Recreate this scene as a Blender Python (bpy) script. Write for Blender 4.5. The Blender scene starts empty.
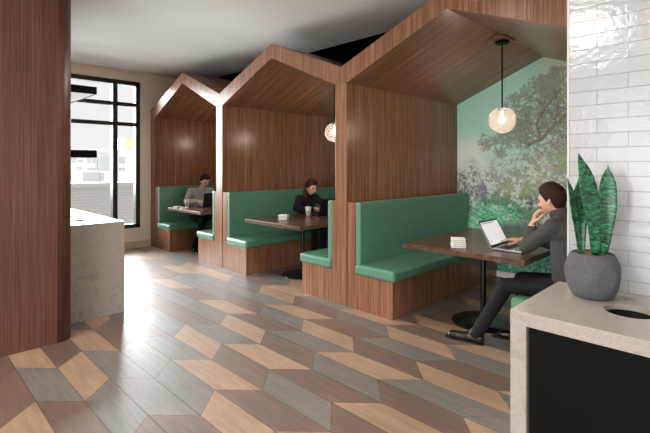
import bpy, bmesh, math, random
import numpy as np
from mathutils import Vector, Matrix, noise as mnoise
random.seed(7)
R2 = math.sqrt(2)
SC = bpy.context.scene
COL = SC.collection
def lin(c):
    return tuple((x/12.92 if x <= .04045 else ((x+.055)/1.055)**2.4) for x in c)
def rgb(h):
    h = h.lstrip('#'); return lin(tuple(int(h[i:i+2], 16)/255 for i in (0, 2, 4)))+(1,)

# ------------------------------------------------------------------ materials
def new_mat(name):
    m = bpy.data.materials.new(name); m.use_nodes = True
    nt = m.node_tree; nt.nodes.clear()
    out = nt.nodes.new('ShaderNodeOutputMaterial')
    b = nt.nodes.new('ShaderNodeBsdfPrincipled')
    nt.links.new(b.outputs[0], out.inputs[0])
    return m, nt, b
def coords(nt, scale, kind='Object'):
    t = nt.nodes.new('ShaderNodeTexCoord'); mp = nt.nodes.new('ShaderNodeMapping')
    mp.inputs['Scale'].default_value = scale
    nt.links.new(t.outputs[kind], mp.inputs[0]); return mp.outputs[0]
def noise(nt, vec, scale=1, detail=3, rough=.55, dist=0):
    n = nt.nodes.new('ShaderNodeTexNoise'); n.inputs['Scale'].default_value = scale
    n.inputs['Detail'].default_value = detail; n.inputs['Roughness'].default_value = rough
    n.inputs['Distortion'].default_value = dist
    nt.links.new(vec, n.inputs['Vector']); return n.outputs['Fac']
def ramp(nt, fac, stops):
    r = nt.nodes.new('ShaderNodeValToRGB'); e = r.color_ramp.elements
    while len(e) < len(stops): e.new(.5)
    for k, (p, c) in enumerate(stops):
        e[k].position = p; e[k].color = c
    nt.links.new(fac, r.inputs[0]); return r.outputs[0]
def mix(nt, a, b, fac, mode='MIX'):
    m = nt.nodes.new('ShaderNodeMix'); m.data_type = 'RGBA'; m.blend_type = mode
    for s, v in ((m.inputs[6], a), (m.inputs[7], b), (m.inputs[0], fac)):
        if hasattr(v, 'is_linked') or hasattr(v, 'links'): nt.links.new(v, s)
        else: s.default_value = v
    return m.outputs[2]
def bump(nt, b, h, strength, dist=.002):
    n = nt.nodes.new('ShaderNodeBump'); n.inputs['Strength'].default_value = strength
    n.inputs['Distance'].default_value = dist
    nt.links.new(h, n.inputs['Height']); nt.links.new(n.outputs[0], b.inputs['Normal'])
def plain(name, col, rough=.5, metal=0, spec=.5, var=.12, nscale=30, bmp=0, sheen=0, coat=0):
    m, nt, b = new_mat(name)
    c = rgb(col) if isinstance(col, str) else col
    v = coords(nt, (1, 1, 1)); f = noise(nt, v, nscale, 4)
    lo = tuple(x*(1-var) for x in c[:3])+(1,); hi = tuple(min(1, x*(1+var)) for x in c[:3])+(1,)
    nt.links.new(ramp(nt, f, [(.3, lo), (.7, hi)]), b.inputs['Base Color'])
    b.inputs['Roughness'].default_value = rough; b.inputs['Metallic'].default_value = metal
    b.inputs['Specular IOR Level'].default_value = spec
    b.inputs['Sheen Weight'].default_value = sheen
    b.inputs['Coat Weight'].default_value = coat
    if bmp: bump(nt, b, f, bmp)
    return m
def wood(name, dark, mid, light, rough=.42, axis=2, fine=1.0, spec=.4):
    m, nt, b = new_mat(name)
    s1 = [70*fine]*3; s1[axis] = 1.1; s2 = [260*fine]*3; s2[axis] = 5; s3 = [9*fine]*3; s3[axis] = .25
    f1 = noise(nt, coords(nt, s1), 1, 3, .6, .3); f2 = noise(nt, coords(nt, s2), 1, 2); f3 = noise(nt, coords(nt, s3), 1, 2)
    c = ramp(nt, f1, [(.28, rgb(dark)), (.5, rgb(mid)), (.72, rgb(light))])
    c2 = ramp(nt, f2, [(.3, (.8, .8, .8, 1)), (.7, (1.12, 1.12, 1.12, 1))])
    c3 = ramp(nt, f3, [(.3, (.86, .86, .86, 1)), (.7, (1.1, 1.1, 1.1, 1))])
    c = mix(nt, c, c2, 1.0, 'MULTIPLY'); c = mix(nt, c, c3, 1.0, 'MULTIPLY')
    nt.links.new(c, b.inputs['Base Color']); b.inputs['Roughness'].default_value = rough
    b.inputs['Specular IOR Level'].default_value = spec
    bump(nt, b, f2, .12, .001)
    return m
M = {}
M['wood'] = wood('walnut_laminate', '#623f2e', '#835b43', '#a2775a', .27)
M['wood_dark'] = wood('dark_walnut_cladding', '#4b2e25', '#633f33', '#785042', .42)
M['table'] = wood('walnut_tabletop', '#3d2820', '#553b30', '#6e4f41', .24, axis=1, fine=.35, spec=.5)
M['block'] = wood('walnut_block', '#6a4636', '#7f5843', '#93694f', .45)
M['vinyl'] = plain('green_vinyl', '#54826c', .3, spec=.65, var=.05, nscale=9)
M['black_metal'] = plain('black_enamel', '#0d0d0e', .22, 0, .5, .1)
M['black_matte'] = plain('matte_black', '#060606', .55, 0, .12, .1)
M['black_paint'] = plain('black_paint', '#0b0b0b', .9, 0, .2, .1)
M['frame'] = plain('black_window_frame', '#1a1a1b', .35, 0, .5, .1)
M['wallpaint'] = plain('cream_wall_paint', '#ebe0cf', .8, 0, .3, .03, 60, .05)
M['ceil'] = plain('ceiling_paint', '#d3d2cd', .85, 0, .3, .02, 40, .03)
M['base'] = plain('cream_baseboard', '#cbb79d', .5, 0, .4, .03)
M['white'] = plain('white_paint', '#dcdad6', .5, 0, .4, .03)
M['card'] = plain('white_card', '#e6e4df', .6, 0, .3, .03, 80)
M['alu'] = plain('silver_aluminium', '#b9b9bb', .32, .85, .5, .03)
M['keys'] = plain('black_keys', '#1c1c1e', .5)
M['skin'] = plain('skin', '#c99a82', .5, 0, .4, .06, 40)
M['hair_brown'] = plain('dark_brown_hair', '#2e1a14', .75, 0, .2, .4, 120, .4)
M['hair_red'] = plain('auburn_hair', '#3a1d16', .7, 0, .25, .4, 120, .4)
M['sweater'] = plain('charcoal_knit', '#403e3c', .85, 0, .2, .2, 60, .5, .06)
M['sweater_light'] = plain('grey_knit', '#a39c94', .9, 0, .2, .15, 60, .5, .25)
M['black_cloth'] = plain('black_cloth', '#121215', .85, 0, .2, .2, 40, .4, .1)
M['trouser'] = plain('dark_grey_trouser', '#131315', .8, 0, .25, .15, 60, .3, .0)
M['shoe'] = plain('black_leather', '#120f0f', .3, 0, .5, .1)
M['eye'] = plain('eye_dark', '#1b1310', .2)
M['pot'] = plain('grey_concrete', '#5c5c5e', .9, 0, .2, .22, 160, .6)
M['soil'] = plain('pebble_soil', '#8a6f55', .9, 0, .2, .5, 120, .8)
M['liner'] = plain('black_bin_liner', '#060606', .6)
M['ext'] = plain('white_render', '#f2f2f2', .9, 0, .2, .03)
M['extgrey'] = plain('grey_glazing', '#c6c7ca', .5, 0, .4, .08, 3)
M['shield_dark'] = plain('bounce_shield_dark', '#3a3836', .9, 0, .2, .05, 3)  # dark tone for the added outer layer that cuts sun bounce
M['exttan'] = plain('tan_cladding', '#e6d6b0', .9, 0, .2, .05, 3)
M['extroof'] = plain('concrete_coping', '#cfcecc', .9, 0, .2, .05, 3)
M['shelf_under'] = plain('pale_grey_laminate', '#b4b2b0', .5, 0, .4, .03)

def quartz(name, base, vein):
    m, nt, b = new_mat(name)
    v = coords(nt, (1, 1, 1))
    f1 = noise(nt, v, 7, 6, .65, 1.5); f2 = noise(nt, v, 90, 4, .6)
    c = ramp(nt, f1, [(.32, rgb(vein)), (.46, rgb(base)), (.62, rgb(base)), (.75, rgb(vein))])
    c2 = ramp(nt, f2, [(.3, (.86, .86, .86, 1)), (.7, (1.08, 1.08, 1.08, 1))])
    nt.links.new(mix(nt, c, c2, 1.0, 'MULTIPLY'), b.inputs['Base Color'])
    b.inputs['Roughness'].default_value = .3
    return m
M['quartz'] = quartz('stone_counter', '#a8a097', '#938b83')

def glass_mat():
    m, nt, b = new_mat('window_glass'); nt.nodes.remove(b)
    out = [n for n in nt.nodes if n.type == 'OUTPUT_MATERIAL'][0]
    t = nt.nodes.new('ShaderNodeBsdfTransparent'); t.inputs[0].default_value = (.96, .97, .97, 1)
    g = nt.nodes.new('ShaderNodeBsdfGlossy'); g.inputs['Roughness'].default_value = .02
    fr = nt.nodes.new('ShaderNodeFresnel'); fr.inputs[0].default_value = 1.3
    mx = nt.nodes.new('ShaderNodeMixShader')
    nt.links.new(fr.outputs[0], mx.inputs[0]); nt.links.new(t.outputs[0], mx.inputs[1]); nt.links.new(g.outputs[0], mx.inputs[2])
    nt.links.new(mx.outputs[0], out.inputs[0]); return m
M['glass'] = glass_mat()
def globe_mat():
    m, nt, b = new_mat('seeded_glass_globe'); nt.nodes.remove(b)
    out = [n for n in nt.nodes if n.type == 'OUTPUT_MATERIAL'][0]
    t = nt.nodes.new('ShaderNodeBsdfTransparent'); t.inputs[0].default_value = (.93, .9, .87, 1)
    d = nt.nodes.new('ShaderNodeBsdfTranslucent'); d.inputs[0].default_value = (.066, .061, .057, 1)
    g = nt.nodes.new('ShaderNodeBsdfGlossy'); g.inputs['Roughness'].default_value = .08
    v = noise(nt, coords(nt, (1, 1, 1)), 70, 3)
    f = ramp(nt, v, [(.35, (.48, .48, .48, 1)), (.65, (.54, .54, .54, 1))])
    m1 = nt.nodes.new('ShaderNodeMixShader'); nt.links.new(f, m1.inputs[0])
    nt.links.new(t.outputs[0], m1.inputs[1]); nt.links.new(d.outputs[0], m1.inputs[2])
    fr = nt.nodes.new('ShaderNodeFresnel'); fr.inputs[0].default_value = 1.15
    m2 = nt.nodes.new('ShaderNodeMixShader'); nt.links.new(fr.outputs[0], m2.inputs[0])
    nt.links.new(m1.outputs[0], m2.inputs[1]); nt.links.new(g.outputs[0], m2.inputs[2])
    nt.links.new(m2.outputs[0], out.inputs[0]); return m
M['globe'] = globe_mat()
def emit(name, col, s):
    m, nt, b = new_mat(name)
    b.inputs['Base Color'].default_value = rgb(col); b.inputs['Emission Color'].default_value = rgb(col)
    b.inputs['Emission Strength'].default_value = s; b.inputs['Roughness'].default_value = .3
    return m
M['bulb'] = emit('warm_bulb', '#fff0dc', 16)
M['screen'] = emit('lit_screen', '#f1f3f6', .55)
M['screen_text'] = emit('screen_lines', '#9aa0aa', .35)
M['screen_bar'] = emit('screen_header', '#5f6a86', .3)

def attr_mat(name, attr, rough, grain=None, bmp=0):
    m, nt, b = new_mat(name)
    a = nt.nodes.new('ShaderNodeAttribute'); a.attribute_name = attr
    c = a.outputs['Color']
    if grain:
        f1 = noise(nt, coords(nt, grain), 1, 5, .65, .4)
        f2 = noise(nt, coords(nt, tuple(g*5 for g in grain)), 1, 3)
        f3 = noise(nt, coords(nt, (1, 1, 1)), 3.5, 4)
        c = mix(nt, c, ramp(nt, f1, [(.25, (.7, .7, .7, 1)), (.75, (1.22, 1.22, 1.22, 1))]), 1.0, 'MULTIPLY')
        c = mix(nt, c, ramp(nt, f2, [(.3, (.88, .88, .88, 1)), (.7, (1.1, 1.1, 1.1, 1))]), 1.0, 'MULTIPLY')
        c = mix(nt, c, ramp(nt, f3, [(.3, (.9, .9, .9, 1)), (.7, (1.08, 1.08, 1.08, 1))]), 1.0, 'MULTIPLY')
        rr = ramp(nt, f1, [(.3, (rough+.08,)*3+(1,)), (.7, (rough-.05,)*3+(1,))])
        nt.links.new(rr, b.inputs['Roughness'])
        if bmp: bump(nt, b, f2, bmp, .0015)
    else:
        b.inputs['Roughness'].default_value = rough
    nt.links.new(c, b.inputs['Base Color'])
    return m
M['floor'] = attr_mat('chevron_plank_vinyl', 'tilecol', .6, (2.5, 28, 10), .25)
M['floor'].node_tree.nodes['Principled BSDF'].inputs['Specular IOR Level'].default_value = .9
fp = M['floor'].node_tree.nodes['Principled BSDF']; fp.inputs['Coat Weight'].default_value = 1; fp.inputs['Coat Roughness'].default_value = .4
M['mural'] = attr_mat('printed_mural', 'paint', .55)

def tile_mat():
    # glossy handmade white tile, long running bond; offsets in metres
    m, nt, b = new_mat('white_glazed_tile')
    t = nt.nodes.new('ShaderNodeTexCoord'); sp = nt.nodes.new('ShaderNodeSeparateXYZ')
    nt.links.new(t.outputs['Object'], sp.inputs[0])
    cb = nt.nodes.new('ShaderNodeCombineXYZ')
    ax = nt.nodes.new('ShaderNodeMath'); ax.operation = 'ADD'; ax.inputs[1].default_value = 4.8+.647-.12*0
    az = nt.nodes.new('ShaderNodeMath'); az.operation = 'ADD'; az.inputs[1].default_value = -1.749+.0652*40
    nt.links.new(sp.outputs[0], ax.inputs[0]); nt.links.new(sp.outputs[2], az.inputs[0])
    nt.links.new(ax.outputs[0], cb.inputs[0]); nt.links.new(az.outputs[0], cb.inputs[1])
    br = nt.nodes.new('ShaderNodeTexBrick'); nt.links.new(cb.outputs[0], br.inputs['Vector'])
    br.offset = .5; br.offset_frequency = 2
    br.inputs['Scale'].default_value = 1; br.inputs['Brick Width'].default_value = .24
    br.inputs['Row Height'].default_value = .0652; br.inputs['Mortar Size'].default_value = .0022
    br.inputs['Mortar Smooth'].default_value = .2
    br.inputs['Color1'].default_value = rgb('#bdbdbe'); br.inputs['Color2'].default_value = rgb('#b8b8b9')
    br.inputs['Mortar'].default_value = rgb('#a0a0a0')
    nt.links.new(br.outputs['Color'], b.inputs['Base Color'])
    b.inputs['Roughness'].default_value = .12
    n1 = noise(nt, coords(nt, (1, 1, 1)), 38, 3, .6); n2 = noise(nt, coords(nt, (1, 1, 1)), 9, 2)
    ma = nt.nodes.new('ShaderNodeMath'); ma.operation = 'MULTIPLY_ADD'; ma.inputs[1].default_value = .6
    nt.links.new(n1, ma.inputs[0]); nt.links.new(n2, ma.inputs[2])
    mb = nt.nodes.new('ShaderNodeMath'); mb.operation = 'SUBTRACT'
    nt.links.new(ma.outputs[0], mb.inputs[0]); nt.links.new(br.outputs['Fac'], mb.inputs[1])
    bump(nt, b, mb.outputs[0], .55, .004)
    return m
M['tile'] = tile_mat()
def brick_mat():
    m, nt, b = new_mat('pale_brick')
    t = nt.nodes.new('ShaderNodeTexCoord'); sp = nt.nodes.new('ShaderNodeSeparateXYZ'); cb = nt.nodes.new('ShaderNodeCombineXYZ')
    nt.links.new(t.outputs['Object'], sp.inputs[0]); nt.links.new(sp.outputs[1], cb.inputs[0]); nt.links.new(sp.outputs[2], cb.inputs[1])
    br = nt.nodes.new('ShaderNodeTexBrick'); nt.links.new(cb.outputs[0], br.inputs['Vector'])
    br.inputs['Scale'].default_value = 1; br.inputs['Brick Width'].default_value = .24; br.inputs['Row Height'].default_value = .085
    br.inputs['Mortar Size'].default_value = .01
    br.inputs['Color1'].default_value = rgb('#cfc9c5'); br.inputs['Color2'].default_value = rgb('#d4cfcb'); br.inputs['Mortar'].default_value = rgb('#c4beba')
    nt.links.new(br.outputs['Color'], b.inputs['Base Color']); b.inputs['Roughness'].default_value = .9
    return m
M['brick'] = brick_mat()
def leaf_mat():
    m, nt, b = new_mat('snake_plant_leaf')
    f = noise(nt, coords(nt, (25, 25, 70)), 1, 4, .6, 1.2)
    c = ramp(nt, f, [(.36, rgb('#0a2419')), (.5, rgb('#17573a')), (.64, rgb('#419461'))])
    nt.links.new(c, b.inputs['Base Color']); b.inputs['Roughness'].default_value = .3
    return m
M['leaf'] = leaf_mat()

# ------------------------------------------------------------------ mesh helpers
def bx(bm, lo, hi):
    vs = [bm.verts.new((x, y, z)) for x in (lo[0], hi[0]) for y in (lo[1], hi[1]) for z in (lo[2], hi[2])]
    for f in ((0, 1, 3, 2), (4, 6, 7, 5), (0, 4, 5, 1), (2, 3, 7, 6), (0, 2, 6, 4), (1, 5, 7, 3)):
        bm.faces.new([vs[i] for i in f])
    return vs
def box(lo, hi):
    bm = bmesh.new(); bx(bm, lo, hi); return bm
def prism(bm, poly, axis, a, b):
    """poly: 2-D outline; extruded from a to b along axis ('x','y','z')"""
    def P(p, t):
        return {'y': (p[0], t, p[1]), 'x': (t, p[0], p[1]), 'z': (p[0], p[1], t)}[axis]
    v0 = [bm.verts.new(P(p, a)) for p in poly]; v1 = [bm.verts.new(P(p, b)) for p in poly]
    n = len(poly)
    bm.faces.new(v0); bm.faces.new(v1[::-1])
    for i in range(n): bm.faces.new((v0[i], v1[i], v1[(i+1) % n], v0[(i+1) % n]))
    bmesh.ops.recalc_face_normals(bm, faces=bm.faces)
def lathe(bm, prof, c=(0, 0, 0), n=40, cap=True):
    rings = []
    for r, z in prof:
        rings.append([bm.verts.new((c[0]+r*math.cos(2*math.pi*k/n), c[1]+r*math.sin(2*math.pi*k/n), c[2]+z)) for k in range(n)])
    for a, b in zip(rings, rings[1:]):
        for k in range(n): bm.faces.new((a[k], a[(k+1) % n], b[(k+1) % n], b[k]))
    if cap:
        if prof[0][0] > 1e-6: bm.faces.new(rings[0][::-1])
        if prof[-1][0] > 1e-6: bm.faces.new(rings[-1])
    bmesh.ops.remove_doubles(bm, verts=bm.verts, dist=1e-6)
    bmesh.ops.recalc_face_normals(bm, faces=bm.faces)
def capsule(bm, p, q, r0, r1, n=14):
    p = Vector(p); q = Vector(q); d = q-p; L = d.length
    z = d.normalized() if L > 1e-6 else Vector((0, 0, 1))
    rot = z.to_track_quat('Z', 'Y').to_matrix()
    prof = []
    for k in range(6):
        a = -math.pi/2+k*math.pi/2/6; prof.append((r0*math.cos(a) if k else 0, r0*math.sin(a)))
    for k in range(7):
        a = k*math.pi/2/6; prof.append((r1*math.cos(a) if k < 6 else 0, L+r1*math.sin(a)))
    rings = []
    for r, zz in prof:
        if r == 0: rings.append([bm.verts.new(p+rot@Vector((0, 0, zz)))])
        else: rings.append([bm.verts.new(p+rot@Vector((r*math.cos(2*math.pi*k/n), r*math.sin(2*math.pi*k/n), zz))) for k in range(n)])
    for a, b in zip(rings, rings[1:]):
        for k in range(n):
            k2 = (k+1) % n
            if len(a) == 1: bm.faces.new((a[0], b[k2], b[k]))
            elif len(b) == 1: bm.faces.new((a[k], a[k2], b[0]))
            else: bm.faces.new((a[k], a[k2], b[k2], b[k]))
def obj(name, bm, mat, parent=None, bevel=0, smooth=False, rot=None, seg=2):
    if rot is not None: bm.transform(rot.inverted())
    me = bpy.data.meshes.new(name); bm.to_mesh(me); bm.free()
    mats = mat if isinstance(mat, (list, tuple)) else [mat]
    for mm in mats: me.materials.append(M[mm] if isinstance(mm, str) else mm)
    if smooth:
        for p in me.polygons: p.use_smooth = True
    o = bpy.data.objects.new(name, me); COL.objects.link(o)
    if parent: o.parent = parent
    if rot is not None: o.matrix_local = rot
    if bevel:
        md = o.modifiers.new('bevel', 'BEVEL'); md.width = bevel; md.segments = seg; md.limit_method = 'ANGLE'
        md.harden_normals = False
        for p in me.polygons: p.use_smooth = False
    return o
def struct(name, bm, mat, parent=None, **k):
    o = obj(name, bm, mat, parent, **k)
    if not parent: o['kind'] = 'structure'
    return o
def tag(o, label, cat, group=None):
    o['label'] = label; o['category'] = cat
    if group: o['group'] = group
    return o
def thing(name, label, cat, loc=(0, 0, 0), rz=0, group=None):
    o = bpy.data.objects.new(name, None); COL.objects.link(o)
    o.location = loc; o.rotation_euler = (0, 0, rz); o.empty_display_size = .1
    return tag(o, label, cat, group)
def dup(root, loc, label, rz=None, group=None):
    def cp(o, par):
        c = o.copy(); COL.objects.link(c)
        if par: c.parent = par
        for ch in list(o.children): cp(ch, c)
        return c
    r = cp(root, None); r.location = loc; r['label'] = label
    if rz is not None: r.rotation_euler = (0, 0, rz)
    if group: r['group'] = group
    return r
def baked(o):
    """turn a mesh object's modifiers into plain geometry"""
    dg = bpy.context.evaluated_depsgraph_get()
    me = bpy.data.meshes.new_from_object(o.evaluated_get(dg))
    o.modifiers.clear(); o.data = me
    return o

# ------------------------------------------------------------------ measures (metres)
FY = 3.366            # front plane of the booths
BY = 5.71             # wall behind the booths
CEIL = 3.14
WX = -7.88            # window wall
POSTS = [-7.782, -5.53, -3.128, -.60]
PEAKS = [-6.655, -4.315, -1.895]
HW = .081
EAVE, PEAK_IN, VAL, PEAK_OUT = 2.335, 2.815, 2.512, 2.99

# ------------------------------------------------------------------ floor
KL, KW, KX, KY = .628, .2158, -2.486, 2.37
TAN, BRO, GRY = '#9b7d62', '#644c3e', '#6a645f'
known = {}
def kt(s, txt, i0):
    for k, ch in enumerate(txt): known[(i0+k, s)] = ch
kt(4, 'tgtbt', -3); kt(3, 'tbgtgb', -3); kt(2, 'gtbgbt', -3); kt(1, 'bgtbtg', -3); kt(0, 'tbgtgg', -3)
kt(-1, 'gtbgbt', -3); kt(-2, 'bgtbtg', -3); kt(-3, 'gtbgbt', -3); kt(-4, 'bgtbtb', -3); kt(-5, 'tbggtg', -4)
kt(-6, 'gtggbb', -4); kt(-7, 'gbtgbt', -4); kt(-8, 'btgbgt', -4); kt(-9, 'gbbtbg', -4)
rf = random.Random(3)
def floor():
    verts, faces, cols = [], [], []
    X0, X1, Y0, Y1 = -7.9, 3.6, -5.0, 5.64
    def row_off(s): return KX+.05*(KY+KW*s-KY)+(.213 if s % 2 else 0)
    for s in range(int((Y0-KY)/KW)-1, int((Y1-KY)/KW)+2):
        ya, yb = KY+KW*s, KY+KW*(s+1)
        for i in range(-11, 12):
            xs = [row_off(s)+KL*i, row_off(s)+KL*(i+1), row_off(s+1)+KL*(i+1), row_off(s+1)+KL*i]
            g = .0012
            q = [(xs[0]+g, ya+g), (xs[1]-g, ya+g), (xs[2]-g, yb-g), (xs[3]+g, yb-g)]
            q = [(min(max(x, X0), X1), min(max(y, Y0), Y1)) for x, y in q]
            if max(x for x, y in q)-min(x for x, y in q) < .02 or max(y for x, y in q)-min(y for x, y in q) < .02: continue
            ch = known.get((i, s)) or 'tbgbgt'[(i*2+s*3+rf.randint(0, 1)*3) % 6]
            c = rgb({'t': TAN, 'b': BRO, 'g': GRY}[ch]); v = rf.uniform(.9, 1.1)
            b = len(verts); verts += [(x, y, 0) for x, y in q]; faces.append((b, b+1, b+2, b+3)); cols.append([x*v for x in c[:3]]+[1])
    me = bpy.data.meshes.new('floor'); me.from_pydata(verts, [], faces)
    a = me.color_attributes.new('tilecol', 'FLOAT_COLOR', 'CORNER')
    a.data.foreach_set('color', np.repeat(np.array(cols, dtype=np.float32), 4, axis=0).ravel())
    me.materials.append(M['floor'])
    o = bpy.data.objects.new('floor', me); COL.objects.link(o); o['kind'] = 'structure'
    struct('floor_slab', box((X0, Y0, -.12), (X1, Y1, -.0015)), 'black_matte', o)
floor()

# ------------------------------------------------------------------ ceiling and walls
struct('ceiling', box((WX-.2, -5, CEIL), (3.6, 4.387, CEIL+.08)), 'ceil')
struct('trim_1', box((WX, 4.30, CEIL+.08), (3.6, 4.387, 3.75)), 'black_paint')
struct('trim_2', box((WX-.2, 4.387, 3.75), (3.6, BY+.1, 3.83)), 'black_paint')
wb = struct('wall_back', box((WX-.2, BY, -.1), (3.6, BY+.12, 3.75)), 'black_paint')
struct('sun_block_wall', box((WX-.2, -5.1, -.1), (-2.4, -5, CEIL)), 'wallpaint')  # unseen wall, added to keep the sun out of the open rear
# window wall with its opening
WY0, WY1, WZ0, WZ1 = .45, 3.19, .36, 2.97
bm = bmesh.new()
bx(bm, (WX-.2, -5, -.1), (WX, WY0, CEIL)); bx(bm, (WX-.2, WY1, -.1), (WX, BY, CEIL))
bx(bm, (WX-.2, WY0, -.1), (WX, WY1, WZ0)); bx(bm, (WX-.2, WY0, WZ1), (WX, WY1, CEIL))
struct('wall_far', bm, 'wallpaint')
bm = bmesh.new()
bx(bm, (WX-.26, -5, -1), (WX-.2, WY0, 4)); bx(bm, (WX-.26, WY1, -1), (WX-.2, BY, 4)); bx(bm, (WX-.26, WY0, -1), (WX-.2, WY1, WZ0)); bx(bm, (WX-.26, WY0, WZ1), (WX-.2, WY1, 4))
struct('bounce_shield', bm, 'shield_dark')  # unseen dark layer, added to stop the sunlit wall bouncing onto the parapet
struct('trim_3', box((WX-.2, 4.387, CEIL), (WX, BY, 3.75)), 'black_paint')
struct('baseboard_far', box((WX+.001, -3, 0), (WX+.014, 3.362, .13)), 'base', bevel=.004)
win = thing('window_1', 'tall black framed window with muntins in the cream far wall', 'window', (WX, 0, 0))
del win['label']; del win['category']; win['kind'] = 'structure'
def wbox(y0, y1, z0, z1, x0=-.13, x1=-.04): return box((x0, y0, z0), (x1, y1, z1))
fr = bmesh.new()
for a in ((WY0, WY0+.07, WZ0, WZ1), (WY1-.075, WY1, WZ0, WZ1), (WY0, WY1, WZ0, WZ0+.07), (WY0, WY1, WZ1-.075, WZ1)):
    bx(fr, (-.14, a[0], a[2]), (-.03, a[1], a[3]))
obj('frame', fr, 'frame', win)
MULL = [2.76, 1.62]
for y in MULL: obj('mullion', wbox(y-.04, y+.04, WZ0+.07, WZ1-.075, -.14, -.02), 'frame', win)
for z in (2.555, 2.205):
    ys = [WY0+.07, 1.58, 1.66, 2.72, 2.80, WY1-.075]
    for k in (0, 2, 4): obj('muntin', wbox(ys[k], ys[k+1], z-.032, z+.032, -.12, -.045), 'frame', win)
obj('sill', box((-.19, WY0, WZ0-.02), (.02, WY1, WZ0-.001)), 'white', win)
for (ya, yb) in ((WY0+.07, 1.58), (1.66, 2.72), (2.80, WY1-.075)):
    for (za, zb) in ((WZ0+.07, 2.173), (2.237, 2.523), (2.587, WZ1-.075)):
        obj('pane', wbox(ya, yb, za, zb, -.088, -.082), 'glass', win)

# dark wood clad wall at the left with a rounded corner
def roundcorner(x0, y0, x1, y1, r):
    p = [(x0, y0), (x1, y0)]
    for k in range(9):
        a = k*math.pi/16; p.append((x1-r+r*math.cos(a), y1-r+r*math.sin(a)))
    return p+[(x0, y1)]
bm = bmesh.new(); prism(bm, roundcorner(-6.75, -2.5, -4.115, 1.11, .13), 'z', 0, CEIL)
wl = struct('wall_left', bm, 'wood_dark')
for p in wl.data.polygons: p.use_smooth = abs(p.normal.z) < .5 and p.area < .2

# white tiled wall at the right
wr = struct('wall_right', box((-.642, 2.285, 0), (3.6, 2.43, CEIL)), 'tile')
struct('trim_4', box((-.650, 2.281, 0), (-.6425, 2.43, CEIL)), 'white')
struct('wall_booth_side', box((-.642, 2.44, 0), (-.52, 3.36, CEIL)), 'wallpaint')

# white baseboard and printed mural on the back wall
struct('baseboard_back', box((-3.04, BY-.016, 0), (-.69, BY-.001, .075)), 'white')

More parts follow.
